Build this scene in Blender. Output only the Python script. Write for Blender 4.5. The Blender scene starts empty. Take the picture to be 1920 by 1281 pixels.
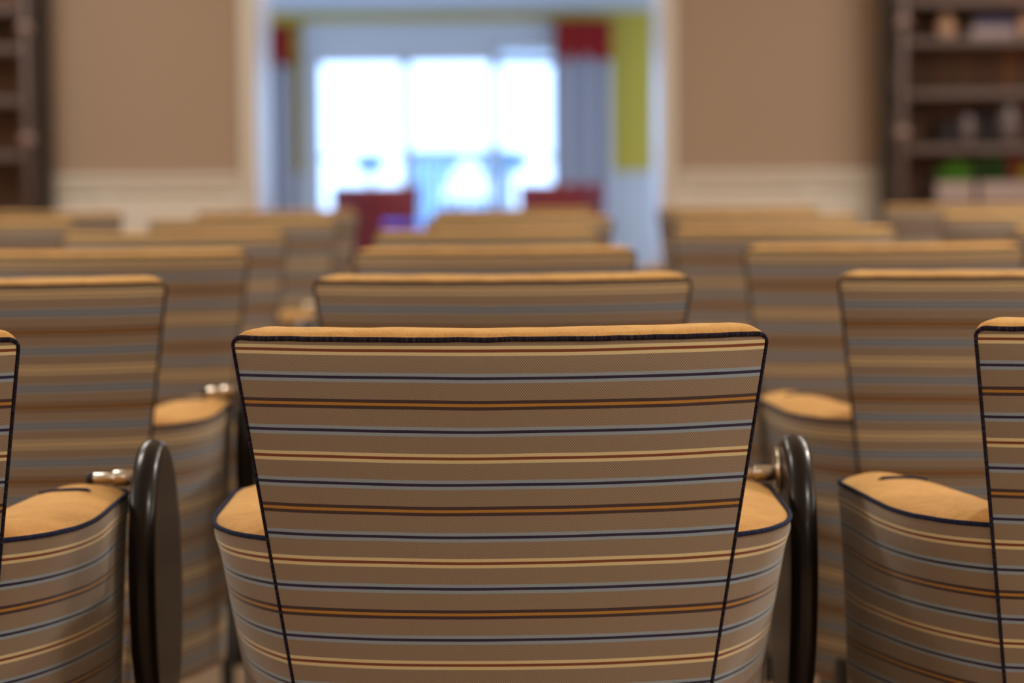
import bpy, math, random
from mathutils import Vector, Matrix, noise
random.seed(4)
C = bpy.context.scene
COL = bpy.context.collection
PI = math.pi
F = 4533.0            # focal length in pixels (85 mm on a 36 mm sensor, 1920 px wide)
CZ = 1.043            # camera height
HY = 300.0            # horizon row

def srgb(r, g, b):
    def f(c):
        c /= 255.0
        return c/12.92 if c <= .04045 else ((c+.055)/1.055)**2.4
    return (f(r), f(g), f(b), 1.0)

def px(x, y, D):      # photo pixel at distance D -> world point (roll of the camera ignored)
    return Vector(((x-960)*D/F, D, CZ-(y-HY)*D/F))
def pxr(x, y, D):     # same, taking the camera's small roll into account
    return px(x, y + (x-960)*ROLL, D)
ROLL = math.tan(math.radians(.45))

# ------------------------------------------------------------------ materials
def nt(name):
    m = bpy.data.materials.new(name); m.use_nodes = True
    n = m.node_tree.nodes; l = m.node_tree.links
    return m, n, l, n['Principled BSDF']
def N(n, t, **kw):
    x = n.new(t)
    for k, v in kw.items(): setattr(x, k, v)
    return x
def plain(name, col, rough=.6, metal=0, var=0, scale=20, bump=0, coat=0, sheen=0, stretch=(1,1,1), spec=.5):
    m, n, l, b = nt(name)
    b.inputs['Roughness'].default_value = rough
    b.inputs['Metallic'].default_value = metal
    b.inputs['Coat Weight'].default_value = coat
    b.inputs['Sheen Weight'].default_value = sheen
    b.inputs['Specular IOR Level'].default_value = spec
    tc = N(n, 'ShaderNodeTexCoord'); mp = N(n, 'ShaderNodeMapping')
    mp.inputs['Scale'].default_value = stretch
    l.new(tc.outputs['Object'], mp.inputs[0])
    no = N(n, 'ShaderNodeTexNoise'); no.inputs['Scale'].default_value = scale; no.inputs['Detail'].default_value = 4
    l.new(mp.outputs[0], no.inputs['Vector'])
    mx = N(n, 'ShaderNodeMix', data_type='RGBA')
    mx.inputs[6].default_value = tuple(c*(1-var) for c in col[:3])+(1,)
    mx.inputs[7].default_value = tuple(min(1, c*(1+var)) for c in col[:3])+(1,)
    l.new(no.outputs['Fac'], mx.inputs[0]); l.new(mx.outputs[2], b.inputs['Base Color'])
    if bump:
        bp = N(n, 'ShaderNodeBump'); bp.inputs['Strength'].default_value = bump; bp.inputs['Distance'].default_value = .002
        l.new(no.outputs['Fac'], bp.inputs['Height']); l.new(bp.outputs[0], b.inputs['Normal'])
    return m

def fabric():
    m, n, l, b = nt('striped_fabric')
    b.inputs['Roughness'].default_value = .75
    b.inputs['Sheen Weight'].default_value = .35
    b.inputs['Sheen Roughness'].default_value = .4
    b.inputs['Specular IOR Level'].default_value = .25
    uv = N(n, 'ShaderNodeUVMap', uv_map='UVMap')
    sp = N(n, 'ShaderNodeSeparateXYZ'); l.new(uv.outputs[0], sp.inputs[0])
    def M(op, a, c=None):
        x = N(n, 'ShaderNodeMath', operation=op)
        for i, v in enumerate((a, c)):
            if v is None: continue
            if isinstance(v, (int, float)): x.inputs[i].default_value = v
            else: l.new(v, x.inputs[i])
        return x.outputs[0]
    no = N(n, 'ShaderNodeTexNoise'); no.inputs['Scale'].default_value = 5; no.inputs['Detail'].default_value = 1
    l.new(uv.outputs[0], no.inputs['Vector'])
    wob = M('MULTIPLY', M('SUBTRACT', no.outputs['Fac'], .5), .004)
    v = M('ADD', sp.outputs[1], wob)
    fr = M('FRACT', M('DIVIDE', v, .112))
    rp = N(n, 'ShaderNodeValToRGB'); cr = rp.color_ramp; cr.interpolation = 'CONSTANT'
    G = srgb(127, 110, 92)
    cream, red = srgb(194, 178, 136), srgb(112, 58, 34)
    blue, navy = srgb(130, 142, 152), srgb(34, 28, 56)
    brown, orange = srgb(60, 43, 42), srgb(160, 114, 46)
    e = .0125/.112*.0 ; h = .043; d = .0118
    stops = [(0, G)]
    for c, a, k in ((.125, cream, red), (.375, blue, navy), (.625, brown, orange), (.875, blue, navy)):
        stops += [(c-h, a), (c-d, k), (c+d, a), (c+h, G)]
    while len(cr.elements) < len(stops): cr.elements.new(1)
    for el, (p, c) in zip(cr.elements, stops): el.position = p
    for el, (p, c) in zip(cr.elements, stops): el.position = p; el.color = c
    l.new(fr, rp.inputs[0])
    # woven dots
    su = M('SINE', M('MULTIPLY', sp.outputs[0], 2*PI/.00244))
    sv = M('SINE', M('MULTIPLY', sp.outputs[1], 2*PI/.0033))
    pr = M('MULTIPLY', su, sv)
    w = N(n, 'ShaderNodeMapRange'); w.inputs[1].default_value = -.6; w.inputs[2].default_value = .8
    w.inputs[3].default_value = .66; w.inputs[4].default_value = 1.46
    l.new(pr, w.inputs[0])
    # weave shows on the ground cloth and hardly on the stripes
    g2 = N(n, 'ShaderNodeValToRGB'); c2 = g2.color_ramp; c2.interpolation = 'CONSTANT'
    st = [(0, 1)]
    for c in (.125, .375, .625, .875): st += [(c-h, .22), (c+h, 1)]
    while len(c2.elements) < len(st): c2.elements.new(1)
    for el, (p, q) in zip(c2.elements, st): el.position = p
    for el, (p, q) in zip(c2.elements, st): el.position = p; el.color = (q, q, q, 1)
    l.new(fr, g2.inputs[0])
    wf = M('ADD', M('MULTIPLY', M('SUBTRACT', w.outputs[0], 1), g2.outputs[0]), 1)
    vm = N(n, 'ShaderNodeVectorMath', operation='SCALE'); l.new(rp.outputs[0], vm.inputs[0]); l.new(wf, vm.inputs['Scale'])
    l.new(vm.outputs[0], b.inputs['Base Color'])
    bp = N(n, 'ShaderNodeBump'); bp.inputs['Strength'].default_value = .25; bp.inputs['Distance'].default_value = .0006
    l.new(pr, bp.inputs['Height']); l.new(bp.outputs[0], b.inputs['Normal'])
    return m

def velvet():
    m, n, l, b = nt('tan_velvet')
    b.inputs['Roughness'].default_value = .8
    b.inputs['Sheen Weight'].default_value = .5
    b.inputs['Sheen Tint'].default_value = srgb(255, 215, 150)
    b.inputs['Specular IOR Level'].default_value = .2
    tc = N(n, 'ShaderNodeTexCoord')
    no = N(n, 'ShaderNodeTexNoise'); no.inputs['Scale'].default_value = 26; no.inputs['Detail'].default_value = 6; no.inputs['Distortion'].default_value = 1.5
    n2 = N(n, 'ShaderNodeTexNoise'); n2.inputs['Scale'].default_value = 420; n2.inputs['Detail'].default_value = 3
    l.new(tc.outputs['Object'], no.inputs['Vector']); l.new(tc.outputs['Object'], n2.inputs['Vector'])
    ad = N(n, 'ShaderNodeMath', operation='ADD'); l.new(no.outputs['Fac'], ad.inputs[0]); l.new(n2.outputs['Fac'], ad.inputs[1])
    mr = N(n, 'ShaderNodeMapRange'); mr.inputs[1].default_value = .75; mr.inputs[2].default_value = 1.25
    l.new(ad.outputs[0], mr.inputs[0])
    mx = N(n, 'ShaderNodeMix', data_type='RGBA'); mx.inputs[6].default_value = srgb(172, 124, 62); mx.inputs[7].default_value = srgb(198, 150, 84)
    l.new(mr.outputs[0], mx.inputs[0]); l.new(mx.outputs[2], b.inputs['Base Color'])
    bp = N(n, 'ShaderNodeBump'); bp.inputs['Strength'].default_value = .5; bp.inputs['Distance'].default_value = .0015
    l.new(ad.outputs[0], bp.inputs['Height']); l.new(bp.outputs[0], b.inputs['Normal'])
    return m

def piping_mat(name, a, c):
    m, n, l, b = nt(name)
    b.inputs['Roughness'].default_value = .85; b.inputs['Specular IOR Level'].default_value = .12
    b.inputs['Sheen Weight'].default_value = .02
    uv = N(n, 'ShaderNodeUVMap', uv_map='UVMap')
    mp = N(n, 'ShaderNodeMapping'); mp.inputs['Scale'].default_value = (1, .02, 1); l.new(uv.outputs[0], mp.inputs[0])
    no = N(n, 'ShaderNodeTexNoise'); no.inputs['Scale'].default_value = 260; no.inputs['Detail'].default_value = 2; l.new(mp.outputs[0], no.inputs['Vector'])
    mr = N(n, 'ShaderNodeMapRange'); mr.inputs[1].default_value = .45; mr.inputs[2].default_value = .8; l.new(no.outputs['Fac'], mr.inputs[0])
    mx = N(n, 'ShaderNodeMix', data_type='RGBA'); mx.inputs[6].default_value = a; mx.inputs[7].default_value = c
    l.new(mr.outputs[0], mx.inputs[0]); l.new(mx.outputs[2], b.inputs['Base Color'])
    bp = N(n, 'ShaderNodeBump'); bp.inputs['Strength'].default_value = .8; bp.inputs['Distance'].default_value = .001
    l.new(no.outputs['Fac'], bp.inputs['Height']); l.new(bp.outputs[0], b.inputs['Normal'])
    return m

def plank_mat():
    m, n, l, b = nt('rough_plank_wood')
    b.inputs['Roughness'].default_value = .7
    tc = N(n, 'ShaderNodeTexCoord')
    br = N(n, 'ShaderNodeTexBrick'); br.offset = 0
    br.inputs['Scale'].default_value = 1; br.inputs['Brick Width'].default_value = .11; br.inputs['Row Height'].default_value = 3.0
    br.inputs['Mortar Size'].default_value = .004
    br.inputs['Color1'].default_value = srgb(150, 100, 62); br.inputs['Color2'].default_value = srgb(104, 68, 46); br.inputs['Mortar'].default_value = srgb(40, 26, 18)
    mp = N(n, 'ShaderNodeMapping'); mp.inputs['Rotation'].default_value = (PI/2, 0, 0)
    l.new(tc.outputs['Object'], mp.inputs[0]); l.new(mp.outputs[0], br.inputs['Vector'])
    no = N(n, 'ShaderNodeTexNoise'); no.inputs['Scale'].default_value = 9; l.new(tc.outputs['Object'], no.inputs['Vector'])
    mx = N(n, 'ShaderNodeMix', data_type='RGBA', blend_type='MULTIPLY'); mx.inputs[0].default_value = .6
    l.new(br.outputs['Color'], mx.inputs[6]); l.new(no.outputs['Color'], mx.inputs[7]); l.new(mx.outputs[2], b.inputs['Base Color'])
    return m

def glass_mat():
    m, n, l, b = nt('window_glass'); n.remove(b)
    t = N(n, 'ShaderNodeBsdfTransparent'); g = N(n, 'ShaderNodeBsdfGlossy'); g.inputs['Roughness'].default_value = .02
    fr = N(n, 'ShaderNodeFresnel'); fr.inputs[0].default_value = 1.45
    mx = N(n, 'ShaderNodeMixShader'); l.new(fr.outputs[0], mx.inputs[0]); l.new(t.outputs[0], mx.inputs[1]); l.new(g.outputs[0], mx.inputs[2])
    l.new(mx.outputs[0], n['Material Output'].inputs[0])
    return m

FAB, VEL = fabric(), velvet()
PIPE = piping_mat('dark_piping', srgb(18, 12, 22), srgb(62, 54, 70))
NAVY = piping_mat('navy_piping', srgb(18, 24, 50), srgb(44, 50, 78))
BLACK = plain('black_lacquered_wood', srgb(17, 12, 10), .28, var=.1, coat=.06, spec=.26)
CHROME = plain('brushed_steel', srgb(200, 188, 172), .25, 1)
DARKHOLE = plain('black_rubber', srgb(20, 18, 16), .6)
BASE = plain('black_base_metal', srgb(30, 26, 26), .4, .3)
WALL = plain('beige_wall_paint', srgb(164, 140, 118), .8, var=.02, scale=2)
CREAM = plain('cream_trim_paint', srgb(206, 196, 182), .5, var=.01)
WHITE = plain('white_trim_paint', srgb(222, 220, 216), .5, var=.01)
REVEAL = plain('white_satin_paint', srgb(228, 228, 232), .35, var=.01)
CEIL = plain('white_ceiling_paint', srgb(225, 225, 225), .8)
SUNCEIL = plain('white_sunroom_ceiling', srgb(215, 218, 222), .8)
LIME = plain('yellow_green_wall_paint', srgb(216, 188, 70), .8, var=.03, scale=2)
CARPET = plain('beige_carpet', srgb(176, 150, 122), .95, var=.15, scale=120, bump=.6)
SHELFM = plain('dark_metal_shelf', srgb(98, 82, 78), .5, .3)
POSTM = plain('dark_pipe_post', srgb(100, 84, 80), .45, .4)
JOINT = plain('pewter_joint', srgb(148, 124, 118), .45, .2)
PLANK = plank_mat()
REDC = plain('red_valance_cloth', srgb(165, 26, 12), .8, var=.1)
GREYC = plain('grey_drape_cloth', srgb(150, 152, 160), .8, var=.05)
def drape_mat():
    m, n, l, b = nt('striped_drape_cloth'); b.inputs['Roughness'].default_value = .8
    tc = N(n, 'ShaderNodeTexCoord'); wv = N(n, 'ShaderNodeTexWave', wave_type='BANDS', bands_direction='X'); wv.inputs['Scale'].default_value = 1.9; wv.inputs['Phase Offset'].default_value = 1.2
    l.new(tc.outputs['Object'], wv.inputs[0])
    mx = N(n, 'ShaderNodeMix', data_type='RGBA'); mx.inputs[6].default_value = srgb(120, 114, 116); mx.inputs[7].default_value = srgb(226, 220, 222)
    l.new(wv.outputs['Fac'], mx.inputs[0]); l.new(mx.outputs[2], b.inputs['Base Color']); return m
DRAPE = drape_mat()
REDCH = plain('dark_red_upholstery', srgb(118, 26, 20), .7, var=.1)
GLASS = glass_mat()

# ------------------------------------------------------------------ mesh helpers
def mesh_obj(name, verts, faces, mat, parent=None, uvs=None, smooth=True, loc=None):
    me = bpy.data.meshes.new(name)
    me.from_pydata([tuple(v) for v in verts], [], faces)
    if uvs:
        lay = me.uv_layers.new(name='UVMap')
        for lp in me.loops: lay.data[lp.index].uv = uvs[lp.vertex_index]
    if smooth:
        for p in me.polygons: p.use_smooth = True
    me.materials.append(mat)
    me.update()
    o = bpy.data.objects.new(name, me); COL.objects.link(o)
    if parent: o.parent = parent
    if loc: o.location = loc
    return o

class MB:
    def __init__(s): s.v = []; s.f = []; s.uv = []
    def add(s, vs, fs, uv=None):
        k = len(s.v); s.v += [Vector(v) for v in vs]; s.f += [tuple(i+k for i in f) for f in fs]
        s.uv += uv if uv else [(0, 0)]*len(vs)
    def box(s, x0, x1, y0, y1, z0, z1):
        s.add([(x0,y0,z0),(x1,y0,z0),(x1,y1,z0),(x0,y1,z0),(x0,y0,z1),(x1,y0,z1),(x1,y1,z1),(x0,y1,z1)],
              [(0,3,2,1),(4,5,6,7),(0,1,5,4),(1,2,6,5),(2,3,7,6),(3,0,4,7)])
    def tube(s, pts, r, n=10, cap=True, closed=False):
        pts = [Vector(p) for p in pts]; k = len(pts); vs = []; uv = []; L = 0
        prev = None
        for i, p in enumerate(pts):
            if closed: t = pts[(i+1) % k]-pts[i-1]
            else: t = pts[min(i+1, k-1)]-pts[max(i-1, 0)]
            t.normalize()
            if prev is None:
                a = Vector((0, 0, 1)) if abs(t.z) < .9 else Vector((0, 1, 0)); a = t.cross(a).normalized()
            else:
                a = (prev-t*prev.dot(t)).normalized()
            prev = a; b = t.cross(a)
            if i: L += (p-pts[i-1]).length
            rr = r[i] if isinstance(r, (list, tuple)) else r
            for j in range(n):
                q = 2*PI*j/n; vs.append(p+(a*math.cos(q)+b*math.sin(q))*rr); uv.append((L, j*rr*2*PI/n))
        fs = []
        for i in range(k if closed else k-1):
            for j in range(n):
                fs.append((i*n+j, i*n+(j+1) % n, ((i+1) % k)*n+(j+1) % n, ((i+1) % k)*n+j))
        if cap and not closed: fs += [tuple(range(n-1, -1, -1)), tuple(range((k-1)*n, k*n))]
        s.add(vs, fs, uv)
    def lathe(s, prof, c=(0,0,0), n=28):
        vs = []
        for r, z in prof:
            for j in range(n):
                q = 2*PI*j/n; vs.append((c[0]+r*math.cos(q), c[1]+r*math.sin(q), c[2]+z))
        k = len(prof); fs = []
        for i in range(k-1):
            for j in range(n): fs.append((i*n+j, i*n+(j+1) % n, (i+1)*n+(j+1) % n, (i+1)*n+j))
        fs += [tuple(range(n-1, -1, -1)), tuple(range((k-1)*n, k*n))]
        s.add(vs, fs)
    def sphere(s, c, r, n=14, m=10, sc=(1,1,1)):
        prof = []
        vs = [(c[0], c[1], c[2]-r*sc[2])]
        for i in range(1, m):
            a = -PI/2+PI*i/m
            for j in range(n):
                q = 2*PI*j/n; vs.append((c[0]+r*sc[0]*math.cos(a)*math.cos(q), c[1]+r*sc[1]*math.cos(a)*math.sin(q), c[2]+r*sc[2]*math.sin(a)))
        vs.append((c[0], c[1], c[2]+r*sc[2])); fs = []
        for j in range(n): fs.append((0, 1+(j+1) % n, 1+j))
        for i in range(m-2):
            for j in range(n): fs.append((1+i*n+j, 1+i*n+(j+1) % n, 1+(i+1)*n+(j+1) % n, 1+(i+1)*n+j))
        b = 1+(m-2)*n
        for j in range(n): fs.append((b+j, b+(j+1) % n, len(vs)-1))
        s.add(vs, fs)
    def build(s, name, mat, parent=None, smooth=False, bevel=0, seg=2, loc=None):
        o = mesh_obj(name, s.v, s.f, mat, parent, s.uv, smooth, loc)
        if bevel:
            md = o.modifiers.new('b', 'BEVEL'); md.width = bevel; md.segments = seg; md.limit_method = 'ANGLE'
            for p in o.data.polygons: p.use_smooth = True
        return o

def box(name, x0, x1, y0, y1, z0, z1, mat, parent=None, bevel=0, kind=None, seg=2):
    c = ((x0+x1)/2, (y0+y1)/2, z0)
    pl = Vector((0, 0, 0))
    m = MB(); m.box(x0-c[0], x1-c[0], y0-c[1], y1-c[1], 0, z1-z0)
    o = m.build(name, mat, parent, bevel=bevel, seg=seg)
    o.location = Vector(c)-(parent.location if parent else Vector())
    if kind: o['kind'] = kind
    return o

def tag(o, label, cat, group=None, kind=None):
    if kind: o['kind'] = kind
    if label: o['label'] = label
    if cat: o['category'] = cat
    if group: o['group'] = group
    return o
def thing(name, loc, rz=0, label=None, cat=None, group=None):
    o = bpy.data.objects.new(name, None); COL.objects.link(o); o.location = loc; o.rotation_euler.z = rz
    o.empty_display_size = .1
    return tag(o, label, cat, group)
def copy_tree(o, parent=None):
    c = o.copy(); COL.objects.link(c)
    if parent is not None: c.parent = parent
    for ch in list(o.children): copy_tree(ch, c)
    return c

# ------------------------------------------------------------------ the armchair
ZT = .87; T12 = math.tan(math.radians(12)); ARM = .66; ZB = .235
def hw(z): return .27-.142*(ZT-z)
def yc(x, z): return (ZT-z)*T12+.055*(abs(x)/.27)**2     # rear surface of the back
def w_arm(z):
    t = (ARM-z)/.18
    return .314-.008*t

def outline(z0, inset, rad, zt, n_side=26, n_c=8, n_top=40):
    """left bottom -> up -> corner -> top -> corner -> right bottom, points (x,z)"""
    L = []
    zc = zt-rad
    for i in range(n_side):
        z = z0+(zc-z0)*i/n_side
        L.append((-(hw(z)-inset), z))
    cx = hw(zc)-inset-rad
    for i in range(n_c+1):
        a = PI-(PI/2)*i/n_c
        L.append((-cx+rad*math.cos(a), zc+rad*math.sin(a)))
    R = [(-x, z) for x, z in reversed(L)]
    top = [(-cx+2*cx*i/n_top, zt) for i in range(1, n_top)]
    return L+top+R

def rear_y(x, z): return yc(x, min(z, ZT+.01))

def make_chair():
    root = thing('upholstered_armchair', (0, 0, 0))
    # rear panel of the back: striped cloth
    vs, fs, uv = [], [], []
    rows, cols, r = 60, 40, .007
    for i in range(rows+1):
        z = ZT-(ZT-ZB)*(i/rows)**1.25
        d = ZT-z
        h = hw(z)-.0015
        if d < r: h -= r-math.sqrt(max(0, r*r-(r-d)**2))
        for j in range(cols+1):
            s = -1+2*j/cols; x = h*s
            puff = .004*(1-s**8)*min(1, d/.03)
            wr = .0012*noise.noise(Vector((x*9, z*9, 1.3)))
            vs.append((x, yc(x, z)-puff+wr, z))
            uv.append((x, d/math.cos(math.radians(12))+.004-.0022*(1-s*s)*min(1, d/.05)*0))
    for i in range(rows):
        for j in range(cols):
            a = i*(cols+1)+j; fs.append((a, a+cols+1, a+cols+2, a+1))
    mesh_obj('back_panel', vs, fs, FAB, root, uv)
    # tan cushion around and in front of it
    TH = .085
    lay = []
    K = 12
    for k in range(K+1):
        d = TH*k/K
        inset = .25*min(d, .02)+.42*max(0, d-.02)
        rad = .008+.42*d
        crown = .0112*math.sin(PI*min(1, (d+.004)/TH))**.7-.004*(d/TH)**2
        if k == 0: crown = -.001
        ol = outline(ZB, inset, rad, ZT+crown)
        ring = []
        for (x, z) in ol:
            wv = .0012*noise.noise(Vector((x*22, k*.5, z*14)))*min(1, k/2)
            ring.append(Vector((x, yc(x, min(z, ZT))+d+.001+wv, z+wv)))
        lay.append(ring)
    # front face: rings shrinking towards the middle, slightly puffed
    base = lay[-1]
    for q in (.93, .82, .68, .5, .3, .12):
        ring = []
        for p in base:
            x = p.x*q; z = ZB+.3+(p.z-ZB-.3)*(q if p.z > ZB+.3 else q)
            ring.append(Vector((x, yc(x, z)+TH+.02*(1-q*q), z)))
        lay.append(ring)
    n = len(base); vs = [p for rg in lay for p in rg]; fs = []
    for k in range(len(lay)-1):
        for i in range(n-1):
            fs.append((k*n+i, k*n+i+1, (k+1)*n+i+1, (k+1)*n+i))
        fs.append((k*n+n-1, k*n, (k+1)*n, (k+1)*n+n-1))
    fs.append(tuple((len(lay)-1)*n+i for i in range(n)))
    mesh_obj('back_cushion', vs, fs, VEL, root)
    # piping round the rear panel
    ol = outline(ZB, -.0005, .009, ZT+.001)
    pts = []
    for (x, z) in ol:
        wv = .0007*noise.noise(Vector((x*40, 3, z*40)))
        pts.append((x, yc(x, z)+.0005, z+wv))
    nn = len(pts); prs = [.0027 if min(i, nn-1-i) > 34 else .0018+.0009*max(0, min(i, nn-1-i)-26)/8 for i in range(nn)]
    m = MB(); m.tube(pts, prs, 8)
    m.build('back_piping', PIPE, root, smooth=True)

    for sgn in (1, -1):
        # ---- outer side panel
        def path(z, off=0.0):
            h = hw(z)-.004; ye = yc(h, z)+.003
            w = w_arm(z)
            P = []
            # bezier from back edge to the side
            g = min(.165, .85*(ARM-z)); a = Vector((h, ye)); d = Vector((w, .27+g))
            b = a+Vector((.045-.05*g, .028+.12*g)); c = Vector((w-.06*g, .16+.75*g))
            for i in range(18):
                t = i/18
                P.append(a*(1-t)**3+b*3*t*(1-t)**2+c*3*t*t*(1-t)+d*t**3)
            for i in range(6): P.append(Vector((w, d.y+(.44-d.y)*i/6)))
            rr = .03
            for i in range(9):
                q = PI/2*i/8
                P.append(Vector((w-rr+rr*math.cos(q), .44+rr*math.sin(q))))
            P.append(Vector((w-.048, .4705))); P.append(Vector((w-.066, .467)))
            return P
        rows = 30; vs = []; uv = []; fs = []
        for i in range(rows+1):
            z = ARM-(ARM-.25)*i/rows
            P = path(z); L = 0
            for j, p in enumerate(P):
                if j: L += (p-P[j-1]).length
                s = j/len(P)
                bulge = .0025*math.sin(PI*min(1, (ARM-z)/.03))*(1 if ARM-z < .03 else 0)
                wr = .0015*noise.noise(Vector((p.y*10, z*8, 4+sgn)))*min(1, s*4)
                nx = Vector((1, -.3)).normalized()
                vs.append((sgn*(p.x+wr+bulge), p.y, z))
                uv.append((L, (ARM-z)*1.01-.006))
        n = len(P)
        for i in range(rows):
            for j in range(n-1):
                a = i*n+j; q = (a, a+1, a+n+1, a+n)
                fs.append(q if sgn < 0 else q[::-1])
        mesh_obj('side_panel', vs, fs, FAB, root, uv)
        # ---- arm pad: domed top and inner face
        P = path(ARM)
        outer = P[:]                                   # along the outside to the front
        w = w_arm(ARM)
        inner = []
        def bz(t): return Vector((.187, .16))*(1-t)**2+Vector((.191, .40))*2*t*(1-t)+Vector((.230, .468))*t*t
        k = len(outer)
        nb = 24
        for i in range(k):
            if i < nb:
                t = i/nb; inner.append(bz(.72*t))
            else:
                q = (i-nb)/(k-1-nb)*PI/2
                inner.append(bz(.72+.28*math.sin(q)))
        vs, fs = [], []; M = 12
        drop = [0, .01, .03, .08, .16, .24]
        for i in range(k):
            o_, n_ = outer[i], inner[i]
            wd = (o_-n_).length
            for j in range(M+1):
                t = j/M; p = o_.lerp(n_, t)
                z = ARM+.011*min(1, wd/.09)*math.sin(PI*min(1, t*1.0))**.6
                z += .0015*noise.noise(Vector((p.x*30, p.y*30, sgn*3)))*math.sin(PI*t)
                vs.append((sgn*(p.x-.001*(1-t)), p.y, z))
            for dd in drop[1:]:
                vs.append((sgn*(n_.x-.006*math.sin(min(1, dd/.03)*PI/2)), n_.y+ (0.002 if i > nb else 0), ARM-dd))
        rw = M+1+len(drop)-1
        for i in range(k-1):
            for j in range(rw-1):
                a = i*rw+j; q = (a, a+1, a+rw+1, a+rw)
                fs.append(q[::-1] if sgn < 0 else q)
        # close the front: below the last section
        mesh_obj('arm_pad', vs, fs, VEL, root)
        # ---- piping along the outer rim of the arm
        pp = [(sgn*(p.x+.0005), p.y, ARM+.001+.0005*noise.noise(Vector((p.x*50, p.y*50, 0)))) for p in P]
        m = MB(); m.tube(pp, .0027, 8); m.build('arm_piping', NAVY, root, smooth=True)
        # ---- welt across the pad near its front
        pts = []; rs = []
        for i in range(15):
            t = i/14
            x = w-.034-(w-.034-.218)*t; y = .392+.012*t
            wd = (w-x)/(w-.205)
            pts.append((sgn*x, y, ARM+.010*math.sin(PI*min(.98, max(.1, wd)))**.6+.0005)); rs.append(.0042-.002*t if t > .03 else .002)
        m = MB(); m.tube(pts, rs, 8); m.build('arm_welt', NAVY, root, smooth=True)
    # seat
    m = MB(); m.box(-.183, .183, .17, .50, .37, .47); m.build('seat_cushion', VEL, root, bevel=.03, seg=4)
    vs = []; uv = []
    m = MB()
    for (x, z) in ((-.22, .27), (.22, .27), (.22, .372), (-.22, .372)):
        vs.append((x, .462, z)); uv.append((x, ARM-z))
    for (x, z) in ((-.22, .27), (.22, .27), (.22, .372), (-.22, .372)):
        vs.append((x, .40, z)); uv.append((x, ARM-z))
    m.add(vs, [(0,1,2,3)[::-1], (4,5,6,7), (0,4,5,1)[::-1], (3,2,6,7)[::-1], (0,3,7,4)[::-1], (1,5,6,2)[::-1]], uv)
    m.build('seat_apron', FAB, root)
    m = MB(); m.box(-.235, .235, .20, .44, .225, .285); m.build('base_frame', BASE, root, bevel=.004)
    for (x, y) in ((-.2, .2), (.2, .2), (-.2, .42), (.2, .42)):
        m = MB(); m.lathe([(.012, 0), (.013, .01), (.02, .23)], (x, y, 0), 14); m.build('leg', BASE, root, smooth=True)
    # folding writing tablet beside the right arm
    cy, cz, a1, a2, tl, X0, X1 = .460, .549, .121, .174, math.radians(8), .328, .359
    rings = []; NN = 56
    prof = [(0, .0), (.0015, .006), (.006, .0108), (.0155, .0135), (.025, .0108), (.0295, .006), (.031, .0)]
    xm = X0
    vs = []
    def ell(q, ins):
        e = 2.1
        u = (a1-ins)*math.copysign(abs(math.cos(q))**(2/e), math.cos(q)); v = (a2-ins)*math.copysign(abs(math.sin(q))**(2/e), math.sin(q))
        return (cy+u*math.cos(tl)-v*math.sin(tl), cz+u*math.sin(tl)+v*math.cos(tl))
    seq = [(X0+dx, .0125-r) for dx, r in prof]
    seq = [(X0, .05)]+[(X0, .016)]+seq+[(X1, .016), (X1, .05)]
    for (xx, ins) in seq:
        for j in range(NN):
            y, z = ell(2*PI*j/NN, ins); vs.append((xx, y, z))
    fs = []
    for i in range(len(seq)-1):
        for j in range(NN): fs.append((i*NN+j, (i+1)*NN+j, (i+1)*NN+(j+1) % NN, i*NN+(j+1) % NN))
    fs += [tuple(range(NN)), tuple(range((len(seq)-1)*NN, len(seq)*NN))[::-1]]
    tb = mesh_obj('writing_tablet', vs, fs, BLACK, root)
    def xcyl(name, x0, x1, y, z, r, mat, par, bev=.0012, sy=1):
        m = MB(); n = 28
        for_ = [(x0, r-bev), (x0+bev, r), (x1-bev, r), (x1, r-bev)]
        v = [(xx, y+rr*sy*math.cos(2*PI*j/n), z+rr*math.sin(2*PI*j/n)) for xx, rr in for_ for j in range(n)]
        f = [(i*n+j, (i+1)*n+j, (i+1)*n+(j+1) % n, i*n+(j+1) % n) for i in range(3) for j in range(n)]
        f += [tuple(range(n)), tuple(range(3*n, 4*n))[::-1]]
        m.add(v, f); return m.build(name, mat, par, smooth=True)
    p = xcyl('pivot_plate', .3225, .329, .47, .678, .028, CHROME, tb)
    for q in (.7, 2.2, 3.9, 5.4):
        pass
    xcyl('pivot_rod', .272, .325, .455, .677, .0065, CHROME, tb)
    xcyl('pivot_collar', .296, .325, .455, .677, .0098, CHROME, tb)
    xcyl('rod_end', .264, .273, .455, .677, .007, DARKHOLE, tb)
    m = MB(); m.box(.264, .270, .450, .460, .60, .676); m.build('pivot_bracket', BASE, tb, bevel=.001)
    return root

proto = make_chair()
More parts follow.
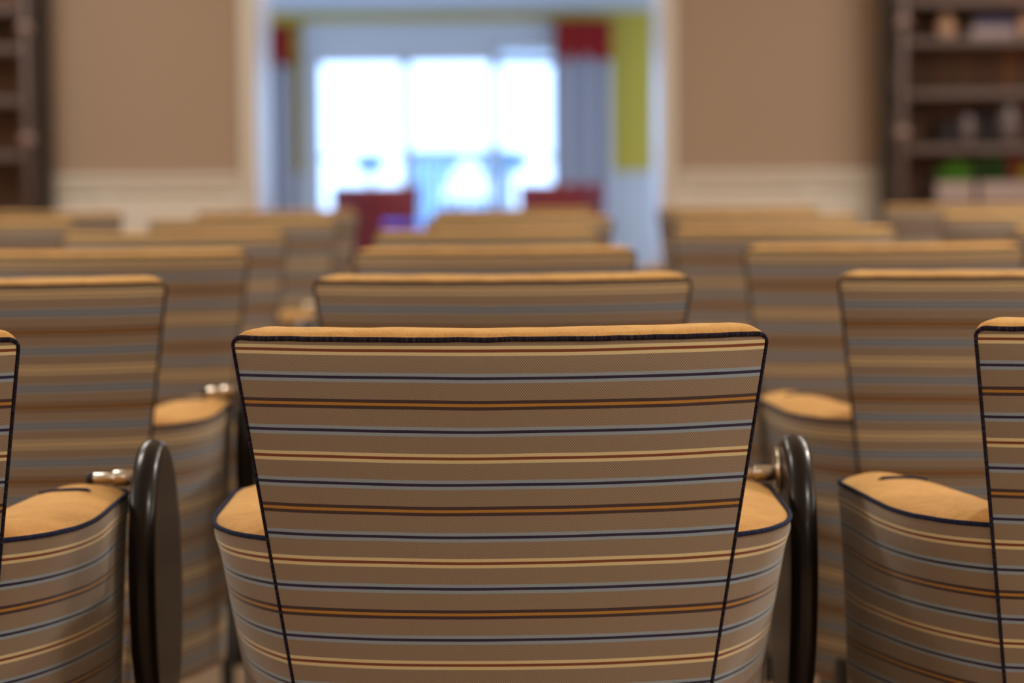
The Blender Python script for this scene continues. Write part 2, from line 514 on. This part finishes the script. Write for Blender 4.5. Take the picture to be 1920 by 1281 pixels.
# rows: distance of the back's top corners; centres in photo pixels
D = {1: 2.43, 2: 3.45, 3: 4.60, 4: 5.77, 5: 6.92, 6: 8.10}
place = [
 # row, pixel x of the back's left or right top corner or its centre, rotation, label
 (1, 'c', 937, 0, 0, 'sharp striped armchair centred in the nearest row, its whole back showing'),
 (1, 'r', 33, 0, 0, 'striped armchair of the nearest row cut by the left picture edge, its black tablet upright'),
 (1, 'l', 1828, 6.5, .05, 'striped armchair of the nearest row cut by the right picture edge, left arm in view'),
 (2, 'r', 312, -.5, 0, 'striped armchair one row ahead, seen between the left edge chair and the sharp central chair'),
 (2, 'c', 943, 0, 0, 'striped armchair directly in front of the sharp central chair, only its back top showing'),
 (2, 'l', 1573, 5, 0, 'striped armchair one row ahead of the chair at the right picture edge'),
 (3, 'r', 467, 0, 0, 'third row striped armchair left of centre, its right back edge beside a tan arm'),
 (3, 'c', 929, 0, 0, 'third row striped armchair in the centre column, a thin strip of back between two others'),
 (3, 'l', 1396, 2.5, 0, 'third row striped armchair right of centre, its left back edge rising over the second row'),
 (4, 'c', 327, 0, 0, 'fourth row striped armchair in the column left of the centre one'),
 (4, 'c', 914, 0, 0, 'fourth row striped armchair in the centre column, a blurred tan top edge'),
 (4, 'c', 1473, 2, 0, 'fourth row striped armchair in the column right of the centre one'),
 (4, 'l', 1898, 2, 0, 'fourth row striped armchair at the far right, just a sliver at the picture edge'),
 (5, 'r', 145, 0, 0, 'fifth row blurred armchair at the far left picture edge'),
 (5, 'c', 457, 0, 0, 'fifth row blurred armchair left of the centre column, in front of the white wainscot'),
 (5, 'c', 975, 0, 0, 'fifth row blurred armchair in the centre column, under the bright windows'),
 (5, 'c', 1438, 1.5, 0, 'fifth row blurred armchair right of the opening, second from the front of the room'),
 (5, 'l', 1765, 1.5, 0, 'fifth row blurred armchair at the far right, below the shelf planter'),
 (6, 'r', 232, 0, 0, 'frontmost row blurred armchair at the far left, beside the left bookcase'),
 (6, 'c', 523, 0, 0, 'frontmost row blurred armchair before the left side of the opening'),
 (6, 'c', 967, 0, 0, 'frontmost row blurred armchair in the middle of the opening, before the red chairs'),
 (6, 'c', 1385, 1, 0, 'frontmost row blurred armchair just right of the opening, in front of the wainscot'),
 (6, 'l', 1654, 1, 0, 'frontmost row blurred armchair at the far right, its corner under the bookcase post'),
]
for i, (row, how, x, rot, dy, lab) in enumerate(place):
    d = D[row]+dy
    X = (x-960)*d/F
    if how == 'l': X += .27
    if how == 'r': X -= .27
    o = proto if i == 0 else copy_tree(proto)
    a = math.radians(rot)
    sink = {1: -.0045, 3: -.004, 4: -.003}.get(row, 0)
    o.location = (X+.055*math.sin(a), d-.055*math.cos(a), sink); o.rotation_euler.z = a
    if how == 'l' and rot: o.location.y += .27*math.sin(a)
    tag(o, lab, 'armchair', 'striped armchairs set out in rows')

# ------------------------------------------------------------------ the room
WY = 12.0
OL, OR = -1.25, .745       # opening in the far wall
ZC = 3.1
RX0, RX1, RY0 = -4.6, 4.6, -4.0
box('floor', RX0, RX1, RY0, WY+.7, -.1, 0, CARPET, kind='structure')
box('ceiling', RX0, RX1, RY0, WY, ZC, ZC+.1, CEIL, kind='structure')
box('wall_left', RX0-.1, RX0, RY0, WY, 0, ZC, WALL, kind='structure')
box('wall_right', RX1, RX1+.1, RY0, WY, 0, ZC, WALL, kind='structure')
box('wall_back', RX0, RX1, RY0-.1, RY0, 0, ZC, WALL, kind='structure')
OT = 2.75
def wall_far(name, x0, x1):
    w = box(name, x0, x1, WY, WY+.7, 0, ZC, WALL, kind='structure')
    return w
wall_far('wall_front_left', RX0, OL-.012); wall_far('wall_front_right', OR+.012, RX1)
box('wall_front_header', OL-.012, OR+.012, WY, WY+.7, OT, ZC, WALL, kind='structure')
# casing and jambs
for nm, a, b in (('trim_1', OL-.085, OL+.0), ('trim_2', OR, OR+.08)):
    box(nm, a, b, WY-.025, WY, 0, OT+.08, CREAM, kind='structure', bevel=.006)
box('trim_3', OL-.085, OR+.08, WY-.03, WY, OT, OT+.1, CREAM, kind='structure', bevel=.006)
box('trim_4', OL-.012, OL, WY, WY+.72, 0, OT, REVEAL, kind='structure')
box('trim_5', OR, OR+.012, WY, WY+.72, 0, OT, REVEAL, kind='structure')
# wainscot with rail, stiles and panels
def wains(name, x0, x1):
    m = MB(); zt = .985
    m.box(x0, x1, WY-.012, WY, .12, zt-.03)
    m.box(x0, x1, WY-.045, WY, zt-.035, zt)
    m.box(x0, x1, WY-.03, WY, zt-.09, zt-.035)
    m.box(x0, x1, WY-.03, WY, 0, .16)
    n = max(1, round((x1-x0)/.62)); 
    for i in range(n+1):
        x = x0+(x1-x0-.07)*i/n
        m.box(x, x+.07, WY-.022, WY, .16, zt-.09)
    o = m.build(name, CREAM, bevel=.003); o['kind'] = 'structure'
wains('trim_6', RX0, OL-.086); wains('trim_7', OR+.081, RX1)

# ------------------------------------------------------------------ sunroom
SY = 20.0; SX0, SX1, SZ = -3.4, 3.0, 2.26
box('floor_sunroom', SX0, SX1, WY+.7, SY+.2, -.1, 0, plain('pale_tile', srgb(190, 186, 180), .35), kind='structure')
box('ceiling_sunroom', SX0, SX1, WY+3.0, SY+.2, SZ, SZ+.1, SUNCEIL, kind='structure')
box('ceiling_passage', SX0, SX1, WY+.7, WY+3.0, 2.75, 2.85, SUNCEIL, kind='structure')
box('wall_passage', SX0, SX1, WY+2.95, WY+3.0, SZ, 2.75, WHITE, kind='structure')
# side walls, each with a long window opening
def side(name, x0, x1):
    m = MB(); m.box(x0, x1, WY+.7, SY+.2, 0, .85); m.box(x0, x1, WY+.7, SY+.2, 2.15, 2.75)
    for y0, y1 in ((WY+.7, WY+1.2), (WY+3.4, WY+3.6), (WY+5.8, WY+6.0), (SY-.3, SY+.2)): m.box(x0, x1, y0, y1, .85, 2.15)
    o = m.build(name, WHITE); o['kind'] = 'structure'
side('wall_sunroom_left', SX0-.1, SX0); side('wall_sunroom_right', SX1, SX1+.1)
xp = lambda x: (x-960)*SY/F
zp = lambda y: CZ-(y-HY)*SY/F
wx0, wx1, wz0, wz1 = xp(597), xp(1048), .28, zp(110)
# window wall: lime above, white below, lime only where it shows
m = MB(); zs = .93
m.box(SX0, wx0-.1, SY, SY+.15, zs, SZ); m.box(wx1+.08, SX1, SY, SY+.15, zs, SZ); m.box(wx0-.1, wx1+.08, SY, SY+.15, zp(42), SZ)
o = m.build('wall_window', LIME); o['kind'] = 'structure'
m = MB(); m.box(SX0, wx0-.1, SY-.015, SY+.15, 0, zs); m.box(wx1+.08, SX1, SY-.015, SY+.15, 0, zs); m.box(wx0-.1, wx1+.08, SY-.015, SY+.15, 0, wz0)
m.box(wx1+.08, SX1, SY-.04, SY, zs-.04, zs+.01); m.box(SX0, wx0-.1, SY-.04, SY, zs-.04, zs+.01)
o = m.build('wall_window_wainscot', WHITE); o['kind'] = 'structure'
# window frames and panes
edges = [(597, 765), (765, 931), (931, 1048)]
m = MB()
m.box(wx0-.1, wx0, SY-.03, SY+.12, wz0, zp(42)); m.box(wx1, wx1+.08, SY-.03, SY+.12, wz0, zp(42))
m.box(wx0, xp(931), SY-.03, SY+.12, wz1, zp(42))
m.box(xp(931), wx1, SY-.03, SY+.12, zp(85), zp(42))
m.box(wx0, wx1, SY-.05, SY+.12, wz0-.06, wz0)
o = m.build('trim_8', WHITE); o['kind'] = 'structure'
for i, (a, b) in enumerate(edges):
    x0, x1 = xp(a), xp(b)
    top = wz1 if i < 2 else zp(85)
    fr = thing('window_%d' % (i+1), ((x0+x1)/2, SY+.05, wz0)); fr['kind'] = 'structure'
    m = MB(); cx = (x0+x1)/2; t = .04
    m.box(x0-cx, x0-cx+t, -.03, .03, 0, top-wz0); m.box(x1-cx-t, x1-cx, -.03, .03, 0, top-wz0)
    m.box(x0-cx, x1-cx, -.03, .03, 0, .05); m.box(x0-cx, x1-cx, -.03, .03, top-wz0-.035, top-wz0)
    m.box(x0-cx, x1-cx, -.02, .02, zp(297)-wz0, zp(290)-wz0)
    if i == 2: m.box(x0-cx, x1-cx, -.03, .03, zp(124)-wz0, zp(112)-wz0)
    m.build('window_frame', WHITE, fr, bevel=.004)
    m = MB(); m.box(x0-cx+t, x1-cx-t, -.003, .003, .05, top-wz0-.035); m.build('window_pane', GLASS, fr)

rf = box('roof_overhang', -3, 3, SY+.25, SY+1.5, 1.925, 2.1, plain('porch_soffit', srgb(226, 234, 244), .8), kind='structure')
# drapes with red valances
def drape(name, xa, xb, ytop, yval, label, striped=None):
    x0, x1 = xp(xa), xp(xb); root = thing(name, ((x0+x1)/2, SY-.12, 0), label=label, cat='curtain', group='red and grey drapes beside the sunroom windows')
    c = (x0+x1)/2; zt = zp(ytop); zv = zp(yval)
    def cloth(nm, z0, z1, amp, folds, mat, dy, nz=10, flare=0):
        nx = 60; vs = []; fs = []
        for i in range(nz+1):
            z = z0+(z1-z0)*i/nz
            for s_ in (0, 1):
                for j in range(nx+1):
                    t = j/nx; x = (x0-c)+(x1-x0)*t
                    vs.append((x*(1+flare*(1-i/nz)), dy+amp*math.sin(t*folds*2*PI)+s_*.006, z))
        rw = 2*(nx+1)
        for i in range(nz):
            for j in range(nx):
                a = i*rw+j; fs.append((a, a+1, a+rw+1, a+rw)); a += nx+1; fs.append((a+1, a, a+rw, a+rw+1))
            a = i*rw; fs.append((a, a+rw, a+rw+nx+1, a+nx+1)); a = i*rw+nx; fs.append((a+nx+1, a+rw+nx+1, a+rw, a))
        for a0 in (0, nz*rw):
            for j in range(nx): fs.append((a0+j, a0+j+nx+1, a0+j+nx+2, a0+j+1))
        return mesh_obj(nm, vs, fs, mat, root)
    cloth('valance', zv, zt, .022, 4, REDC, -.03)
    cloth('drape_panel', .02, zv+.05, .04, 3, DRAPE, .01, flare=.05)
    m = MB(); m.tube([(x0-c-.05, 0, zt-.02), (x1-c+.05, 0, zt-.02)], .014, 12); m.build('curtain_rod', POSTM, root, smooth=True)
drape('curtain', 1043, 1147, 42, 117, 'red and grey curtain right of the bright sunroom windows')
drape('curtain', 500, 556, 47, 122, 'red and grey curtain at the left edge of the wall opening')

# red armchairs in the sunroom
def red_chair(x, y, rz, label):
    r = thing('tub_armchair', (x, y, 0), rz, label, 'armchair', 'dark red armchairs in the sunroom')
    # curved back
    vs = []; fs = []; n = 20; rows = 8
    for i in range(rows+1):
        z = .2+.665*i/rows
        for s_, R in ((0, .305), (1, .25)):
            for j in range(n+1):
                a = PI+PI*j/n
                rr = R+(.02*i/rows)
                vs.append((rr*math.cos(a)*1.0, rr*math.sin(a)*.9+.02, z - (0 if i < rows else .0)))
    rw = 2*(n+1)
    for i in range(rows):
        for j in range(n):
            a = i*rw+j; fs.append((a, a+1, a+rw+1, a+rw)); a += n+1; fs.append((a+1, a, a+rw, a+rw+1))
        a = i*rw; fs.append((a+rw, a, a+n+1, a+rw+n+1)); a = i*rw+n; fs.append((a, a+rw, a+rw+n+1, a+n+1))
    for j in range(n):
        a = rows*rw+j; fs.append((a, a+1, a+n+2, a+n+1)); fs.append((j+1, j, j+n+1, j+n+2))
    mesh_obj('backrest', vs, fs, REDCH, r, smooth=True)
    m = MB(); m.box(-.235, .235, -.18, .27, .2, .44); m.build('seat', REDCH, r, bevel=.03, seg=3)
    for a, b in ((-.2, -.14), (.2, -.14), (-.2, .22), (.2, .22)):
        m = MB(); m.lathe([(.014, 0), (.02, .2)], (a, b, 0), 10); m.build('leg', BASE, r, smooth=True)
xq = lambda x, d: (x-960)*d/F
red_chair(xq(706, 17.6), 17.6, math.radians(-8), 'dark red armchair in front of the left sunroom window pane')
red_chair(xq(1056, 17.9), 17.9, math.radians(8), 'dark red armchair in front of the right grey curtain')
# small glossy table between them, its blue painted in as a sky reflection
t = thing('side_table', (xq(765, 16.9), 16.9, 0), label='small round glossy table with painted blue sky glint beside the left dark red armchair', cat='table')
GLINT = plain('painted_sky_glint', srgb(96, 122, 255), .3, .5, coat=.6)
m = MB(); m.lathe([(.165, 0), (.17, .012), (.17, .02), (.165, .032)], (0, 0, .59), 32); m.build('table_top', GLINT, t, bevel=.003)
m = MB(); m.lathe([(.02, .03), (.018, .59)], (0, 0, 0), 16); m.build('pedestal', BASE, t, smooth=True)
m = MB(); m.lathe([(.12, 0), (.115, .018), (.03, .03)], (0, 0, 0), 24); m.build('table_base', BASE, t, smooth=True)

# ------------------------------------------------------------------ outdoors
GY = SY+.2
OUTG = plain('pale_paving', srgb(225, 228, 230), .8, var=.05, scale=3)  # pale concrete in its own colour
box('ground_outside', -30, 30, GY, 60, -.15, -.03, OUTG, kind='structure')
FENCE = plain('pale_blue_boards', srgb(104, 146, 172), .8, var=.06)
def pp(x, y, d): return (xq(x, d), CZ-(y-HY)*d/F)
fd = 30.0
x0, zt = pp(772, 293, fd); x1, zb = pp(945, 385, fd)
f = thing('garden_fence', ((x0+x1)/2, fd, 0), label='pale blue board fence seen through the middle sunroom window', cat='fence')
m = MB(); hwid = (x1-x0)/2
n = 10
for i in range(n):
    a = -hwid+2*hwid*i/n; m.box(a, a+2*hwid/n-.012, -.02, .02, .1, zt)
m.build('fence_boards', FENCE, f)
m = MB(); m.box(-hwid-.03, hwid+.03, -.05, .05, zt, zt+.09); m.build('top_rail', plain('blue_grey_rail', srgb(84, 128, 172), .7), f, bevel=.01)
for a in (-hwid, 0, hwid):
    m = MB(); m.box(a-.05, a+.05, .02, .12, -.03, zt+.05); m.build('fence_post', FENCE, f)
ux, uz = pp(880, 292, 27)
u = thing('patio_umbrella', (ux, 27, 0), label='closed white patio umbrella standing in front of the blue fence', cat='umbrella')
CAN = plain('white_canvas', srgb(240, 240, 238), .8)
vs = []; fs = []; n = 48; k = 12
for i in range(k+1):
    z = .62+(uz-.62)*i/k; rr = (.25*(1-i/k)**.8)+.02
    for j in range(n):
        q = 2*PI*j/n; r2 = rr*(1+.14*math.cos(8*q)); vs.append((r2*math.cos(q), r2*math.sin(q), z))
for i in range(k):
    for j in range(n): fs.append((i*n+j, i*n+(j+1) % n, (i+1)*n+(j+1) % n, (i+1)*n+j))
fs += [tuple(range(n))[::-1], tuple(range(k*n, k*n+n))]
mesh_obj('canopy', vs, fs, CAN, u)
m = MB(); m.tube([(0, 0, -.02), (0, 0, uz+.05)], .022, 12); m.build('pole', WHITE, u, smooth=True)
m = MB(); m.lathe([(.22, -.03), (.22, .02), (.05, .05)], (0, 0, 0), 24); m.build('base', plain('umbrella_base_stone', srgb(150, 150, 150), .8), u)
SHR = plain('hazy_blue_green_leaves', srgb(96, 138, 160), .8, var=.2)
for (x, y, d, r, lab) in ((697, 300, 34, .17, 'small hazy shrub outside the left window pane'), (960, 298, 34, .2, 'small hazy shrub outside the right window pane')):
    X, Z = pp(x, y, d)
    s = thing('garden_shrub', (X, d, -.03), label=lab, cat='shrub', group='shrubs outside the sunroom')
    vs = []; fs = []
    m = MB()
    for _ in range(150):
        a = random.uniform(0, 2*PI); b = random.uniform(-1, 1); q = math.sqrt(1-b*b)
        c = Vector((q*math.cos(a)*r*1.3, q*math.sin(a)*r, Z+b*r*.8)); e = random.uniform(.03, .06)
        v1 = Vector((random.uniform(-1, 1), random.uniform(-1, 1), random.uniform(-1, 1))).normalized(); v2 = v1.orthogonal().normalized()
        m.add([c-v1*e, c+v2*e*.5, c+v1*e, c-v2*e*.5], [(0, 1, 2, 3)])
    m.sphere((0, 0, Z), r*.92, sc=(1.3, 1, .8))
    m.build('foliage', SHR, s)
    m = MB(); m.tube([(0, 0, 0), (0.01, 0, Z)], [.04, .03], 8); m.build('trunk', plain('shrub_bark', srgb(110, 100, 90), .9), s, smooth=True)

# ------------------------------------------------------------------ bookcases
BD = 11.75
def bookcase(side, label):
    s = -1 if side == 'l' else 1
    ex = (-2.30 if s < 0 else 1.865)       # edge nearest the opening
    L = 1.5
    r = thing('bookcase', (ex+s*L/2, BD, 0), label=label, cat='bookcase', group='pipe frame bookcases on the far wall')
    h = L/2
    m = MB(); m.box(-h, h, .15, .17, .1, 2.3); m.build('back_board', PLANK, r)
    zs = [.12, .50, CZ-(388-HY)*BD/F, CZ-(279-HY)*BD/F, CZ-(178-HY)*BD/F, CZ-(82-HY)*BD/F, CZ-(10-HY)*BD/F, 2.2]
    for z in zs:
        m = MB(); m.box(-h+.0, h, -.14, .15, z-.038, z); m.build('shelf', SHELFM, r, bevel=.004)
    for sx in (-1, 1):
        for y in (-.15, .12):
            m = MB(); m.tube([(sx*(h-.01), y, 0), (sx*(h-.01), y, 2.32)], .026, 14); p = m.build('post', POSTM, r, smooth=True)
            if y < 0:
                for z in (CZ-(52-HY)*BD/F, CZ-(256-HY)*BD/F, .4):
                    m = MB(); m.sphere((sx*(h-.01), y-.01, z), .037); m.build('pipe_joint', JOINT, p, smooth=True)
        m = MB(); m.box(sx*h-.012+sx*.045, sx*h+.012+sx*.045, -.12, .16, .05, 2.3); m.build('side_board', plain('black_side_board', srgb(48, 36, 30), .7), r)
    return r, zs
bl, zs = bookcase('l', 'dark pipe frame bookcase cut by the left picture edge')
br, zs = bookcase('r', 'dark pipe frame bookcase with vases and planter on the right of the far wall')
def at(x, d=BD-.02): return (x-960)*d/F
# zs indices: 2 planter shelf, 3 jars, 5 top visible shelf
def lath(name, x, z, prof, mat, label, cat, group, dy=-.02):
    m = MB(); m.lathe(prof, n=32); o = m.build(name, mat, smooth=True, loc=(at(x), BD+dy, z)); tag(o, label, cat, group); return o
VAS = plain('beige_stoneware', srgb(190, 150, 122), .5, var=.1)
prof = [(.03, 0), (.046, .02), (.05, .06), (.038, .095), (.02, .115), (.022, .135)]
lath('stoneware_vase', 1773, zs[5], prof, VAS, 'beige stoneware vase on the upper shelf nearest the bookcase post', 'vase', 'beige vases on the upper shelf')
lath('stoneware_vase', 1921, zs[5], prof, VAS, 'beige stoneware vase on the upper shelf at the right picture edge', 'vase', 'beige vases on the upper shelf')
x0, x1 = at(1815), at(1895)
bk = thing('book', ((x0+x1)/2, BD-.03, zs[5]), label='thick grey book lying under a navy one on the upper shelf', cat='book', group='books stacked on the upper shelf')
hh = (x1-x0)/2
PAP = plain('paper_block', srgb(205, 195, 180), .8)
def book(root, hw_, th, mat):
    m = MB(); m.box(-hw_, hw_, -.07, .07, 0, .004); m.box(-hw_, hw_, -.07, .07, th-.004, th); m.box(-hw_, hw_, -.073, -.068, 0, th); m.build('cover', mat, root, bevel=.001)
    m = MB(); m.box(-hw_+.004, hw_-.004, -.067, .066, .0045, th-.0045); m.build('pages', PAP, root)
book(bk, hh, .05, plain('grey_book_cloth', srgb(150, 132, 132), .7))
b2 = thing('book', ((x0+x1)/2+.01, BD-.03, zs[5]+.0505), label='navy book lying on top of a grey one on the upper shelf', cat='book', group='books stacked on the upper shelf')
book(b2, hh*.93, .042, plain('navy_book_cloth', srgb(62, 62, 92), .7))
DK = plain('dark_woven_box', srgb(34, 26, 28), .7, var=.3, scale=60, bump=.5)
GJ = plain('grey_glazed_jar', srgb(98, 86, 88), .35, var=.1)
for (x, hgt, wd, lab) in ((1788, .115, .07, 'low black storage box on the middle shelf, the smaller one'), (1871, .165, .09, 'tall black storage box on the middle shelf, the larger one')):
    r = thing('storage_box', (at(x), BD+.05, zs[3]), label=lab, cat='box', group='black boxes on the middle shelf')
    m = MB(); m.box(-wd, wd, -.07, .07, 0, hgt*.8); m.build('box_body', DK, r, bevel=.008)
    m = MB(); m.box(-wd-.004, wd+.004, -.074, .074, hgt*.8+.001, hgt); m.build('lid', DK, r, bevel=.006)
jp = [(.03, 0), (.044, .03), (.05, .08), (.042, .115), (.03, .128), (.034, .142)]
lath('glazed_jar', 1811, zs[3], [(a*.9, b) for a, b in jp], GJ, 'small grey glazed jar before the low black box', 'jar', 'grey jars on the middle shelf', -.075)
lath('glazed_jar', 1888, zs[3], [(a*1.15, b*1.3) for a, b in jp], GJ, 'large grey glazed jar before the tall black box', 'jar', 'grey jars on the middle shelf', -.078)
POT = plain('whitewashed_planter', srgb(165, 145, 138), .7, var=.08)
def planter(xa, xb, label, leaves):
    x0, x1 = at(xa), at(xb); c = (x0+x1)/2; h_ = (x1-x0)/2
    r = thing('planter', (c, BD-.03, zs[2]), label=label, cat='planter', group='planters on the lower shelf')
    m = MB(); zt = .105
    m.box(-h_, h_, -.07, -.058, 0, zt); m.box(-h_, h_, .058, .07, 0, zt); m.box(-h_, -h_+.012, -.058, .058, 0, zt); m.box(h_-.012, h_, -.058, .058, 0, zt); m.box(-h_+.012, h_-.012, -.058, .058, 0, .09)
    m.build('trough', POT, r, bevel=.003)
    for (nm, mat, cx, cz, rx, rz, n) in leaves:
        m = MB(); X = at(cx)-c; Z = CZ-(cz-HY)*BD/F-zs[2]-.0
        for _ in range(n):
            a = random.uniform(0, 2*PI); b = random.uniform(-.9, 1); q = math.sqrt(1-b*b)*random.uniform(.4, 1)
            p = Vector((X+q*math.cos(a)*rx, q*math.sin(a)*.05, max(.1, Z+b*rz)))
            root_ = Vector((X+q*math.cos(a)*rx*.3, q*math.sin(a)*.02, .088))
            d = (p-root_).normalized(); sd = d.cross(Vector((0, 1, .3))).normalized(); e = random.uniform(.02, .034)
            up = sd.cross(d)
            m.add([p-d*e, p+sd*e*.45+up*.004, p+d*e, p-sd*e*.45+up*.004], [(0, 1, 2, 3)])
            m.tube([root_, (root_+p)/2+Vector((0, 0, .01)), p-d*e], .0012, 4, cap=False)
        m.build(nm, mat, r)
G1 = plain('bright_green_leaves', srgb(70, 130, 20), .5, var=.3); G2 = plain('deep_green_leaves', srgb(38, 74, 22), .5, var=.3)
R1 = plain('dark_red_leaves', srgb(120, 34, 24), .5, var=.3); Y1 = plain('yellow_green_leaves', srgb(150, 150, 40), .5, var=.2)
planter(1752, 1822, 'whitewashed planter with bright green leaves on the lower shelf', [('leaves', G1, 1790, 333, .09, .05, 90)])
planter(1832, 1950, 'whitewashed planter with dark green and red leaves at the right picture edge', [('leaves', G2, 1862, 322, .085, .09, 110), ('flowers', R1, 1900, 325, .04, .05, 50), ('leaves', Y1, 1928, 335, .05, .04, 40)])

# ------------------------------------------------------------------ light
w = bpy.data.worlds.new('sky'); C.world = w; w.use_nodes = True
bg = w.node_tree.nodes['Background']; bg.inputs[0].default_value = (.42, .62, 1.0, 1); bg.inputs[1].default_value = 3.8
def area(name, loc, sx, sy, power, col, rot=(0, 0, 0)):
    l = bpy.data.lights.new(name, 'AREA'); l.shape = 'RECTANGLE'; l.size = sx; l.size_y = sy; l.energy = power; l.color = col
    o = bpy.data.objects.new(name, l); COL.objects.link(o); o.location = loc; o.rotation_euler = rot
    return o
warm = (1.0, .935, .84)
for (x, y, p, q) in ((2.3, .9, 60, .4), (-1.6, -.6, 14, .7), (2.9, 5.2, 120, .3), (-2.2, 4.4, 48, .7), (2.6, 7.2, 44, .7), (-2.4, 8.0, 44, .7), (-2.2, 10.2, 30, .7), (2.4, 10.2, 30, .7), (2.8, -2.6, 34, .7), (-2.6, -2.8, 18, .7)):
    area('ceiling_lamp', (x, y, ZC-.02), q, q, p, warm)
# soft fill added along both side walls, and one lamp in the sunroom
area('side_fill_light', (RX1-.05, 2.0, 1.7), 1.4, 5, 62, (1.0, .93, .84), (0, math.radians(90), 0))
area('side_fill_light', (RX0+.05, 2.0, 1.7), 1.4, 5, 84, (1.0, .93, .84), (0, math.radians(-90), 0))
area('sunroom_lamp', (0, 16.4, SZ-.02), .8, .8, 26, (1, .8, .66))

# ------------------------------------------------------------------ camera
cam = bpy.data.cameras.new('camera'); co = bpy.data.objects.new('camera', cam); COL.objects.link(co)
cam.sensor_width = 36; cam.lens = 85; cam.clip_end = 200
pitch = math.atan((640.5-HY)/F)
co.matrix_world = Matrix.Translation((0, 0, CZ)) @ Matrix.Rotation(PI/2-pitch, 4, 'X') @ Matrix.Rotation(math.radians(-.45), 4, 'Z')
cam.dof.use_dof = True; cam.dof.focus_distance = 2.40; cam.dof.aperture_fstop = 3.2; cam.dof.aperture_blades = 9
C.camera = co
C.view_settings.view_transform = 'Standard'; C.view_settings.look = 'None'; C.view_settings.gamma = 1
C.view_settings.exposure = .14
C.cycles.use_denoising = True
C.cycles.max_bounces = 8
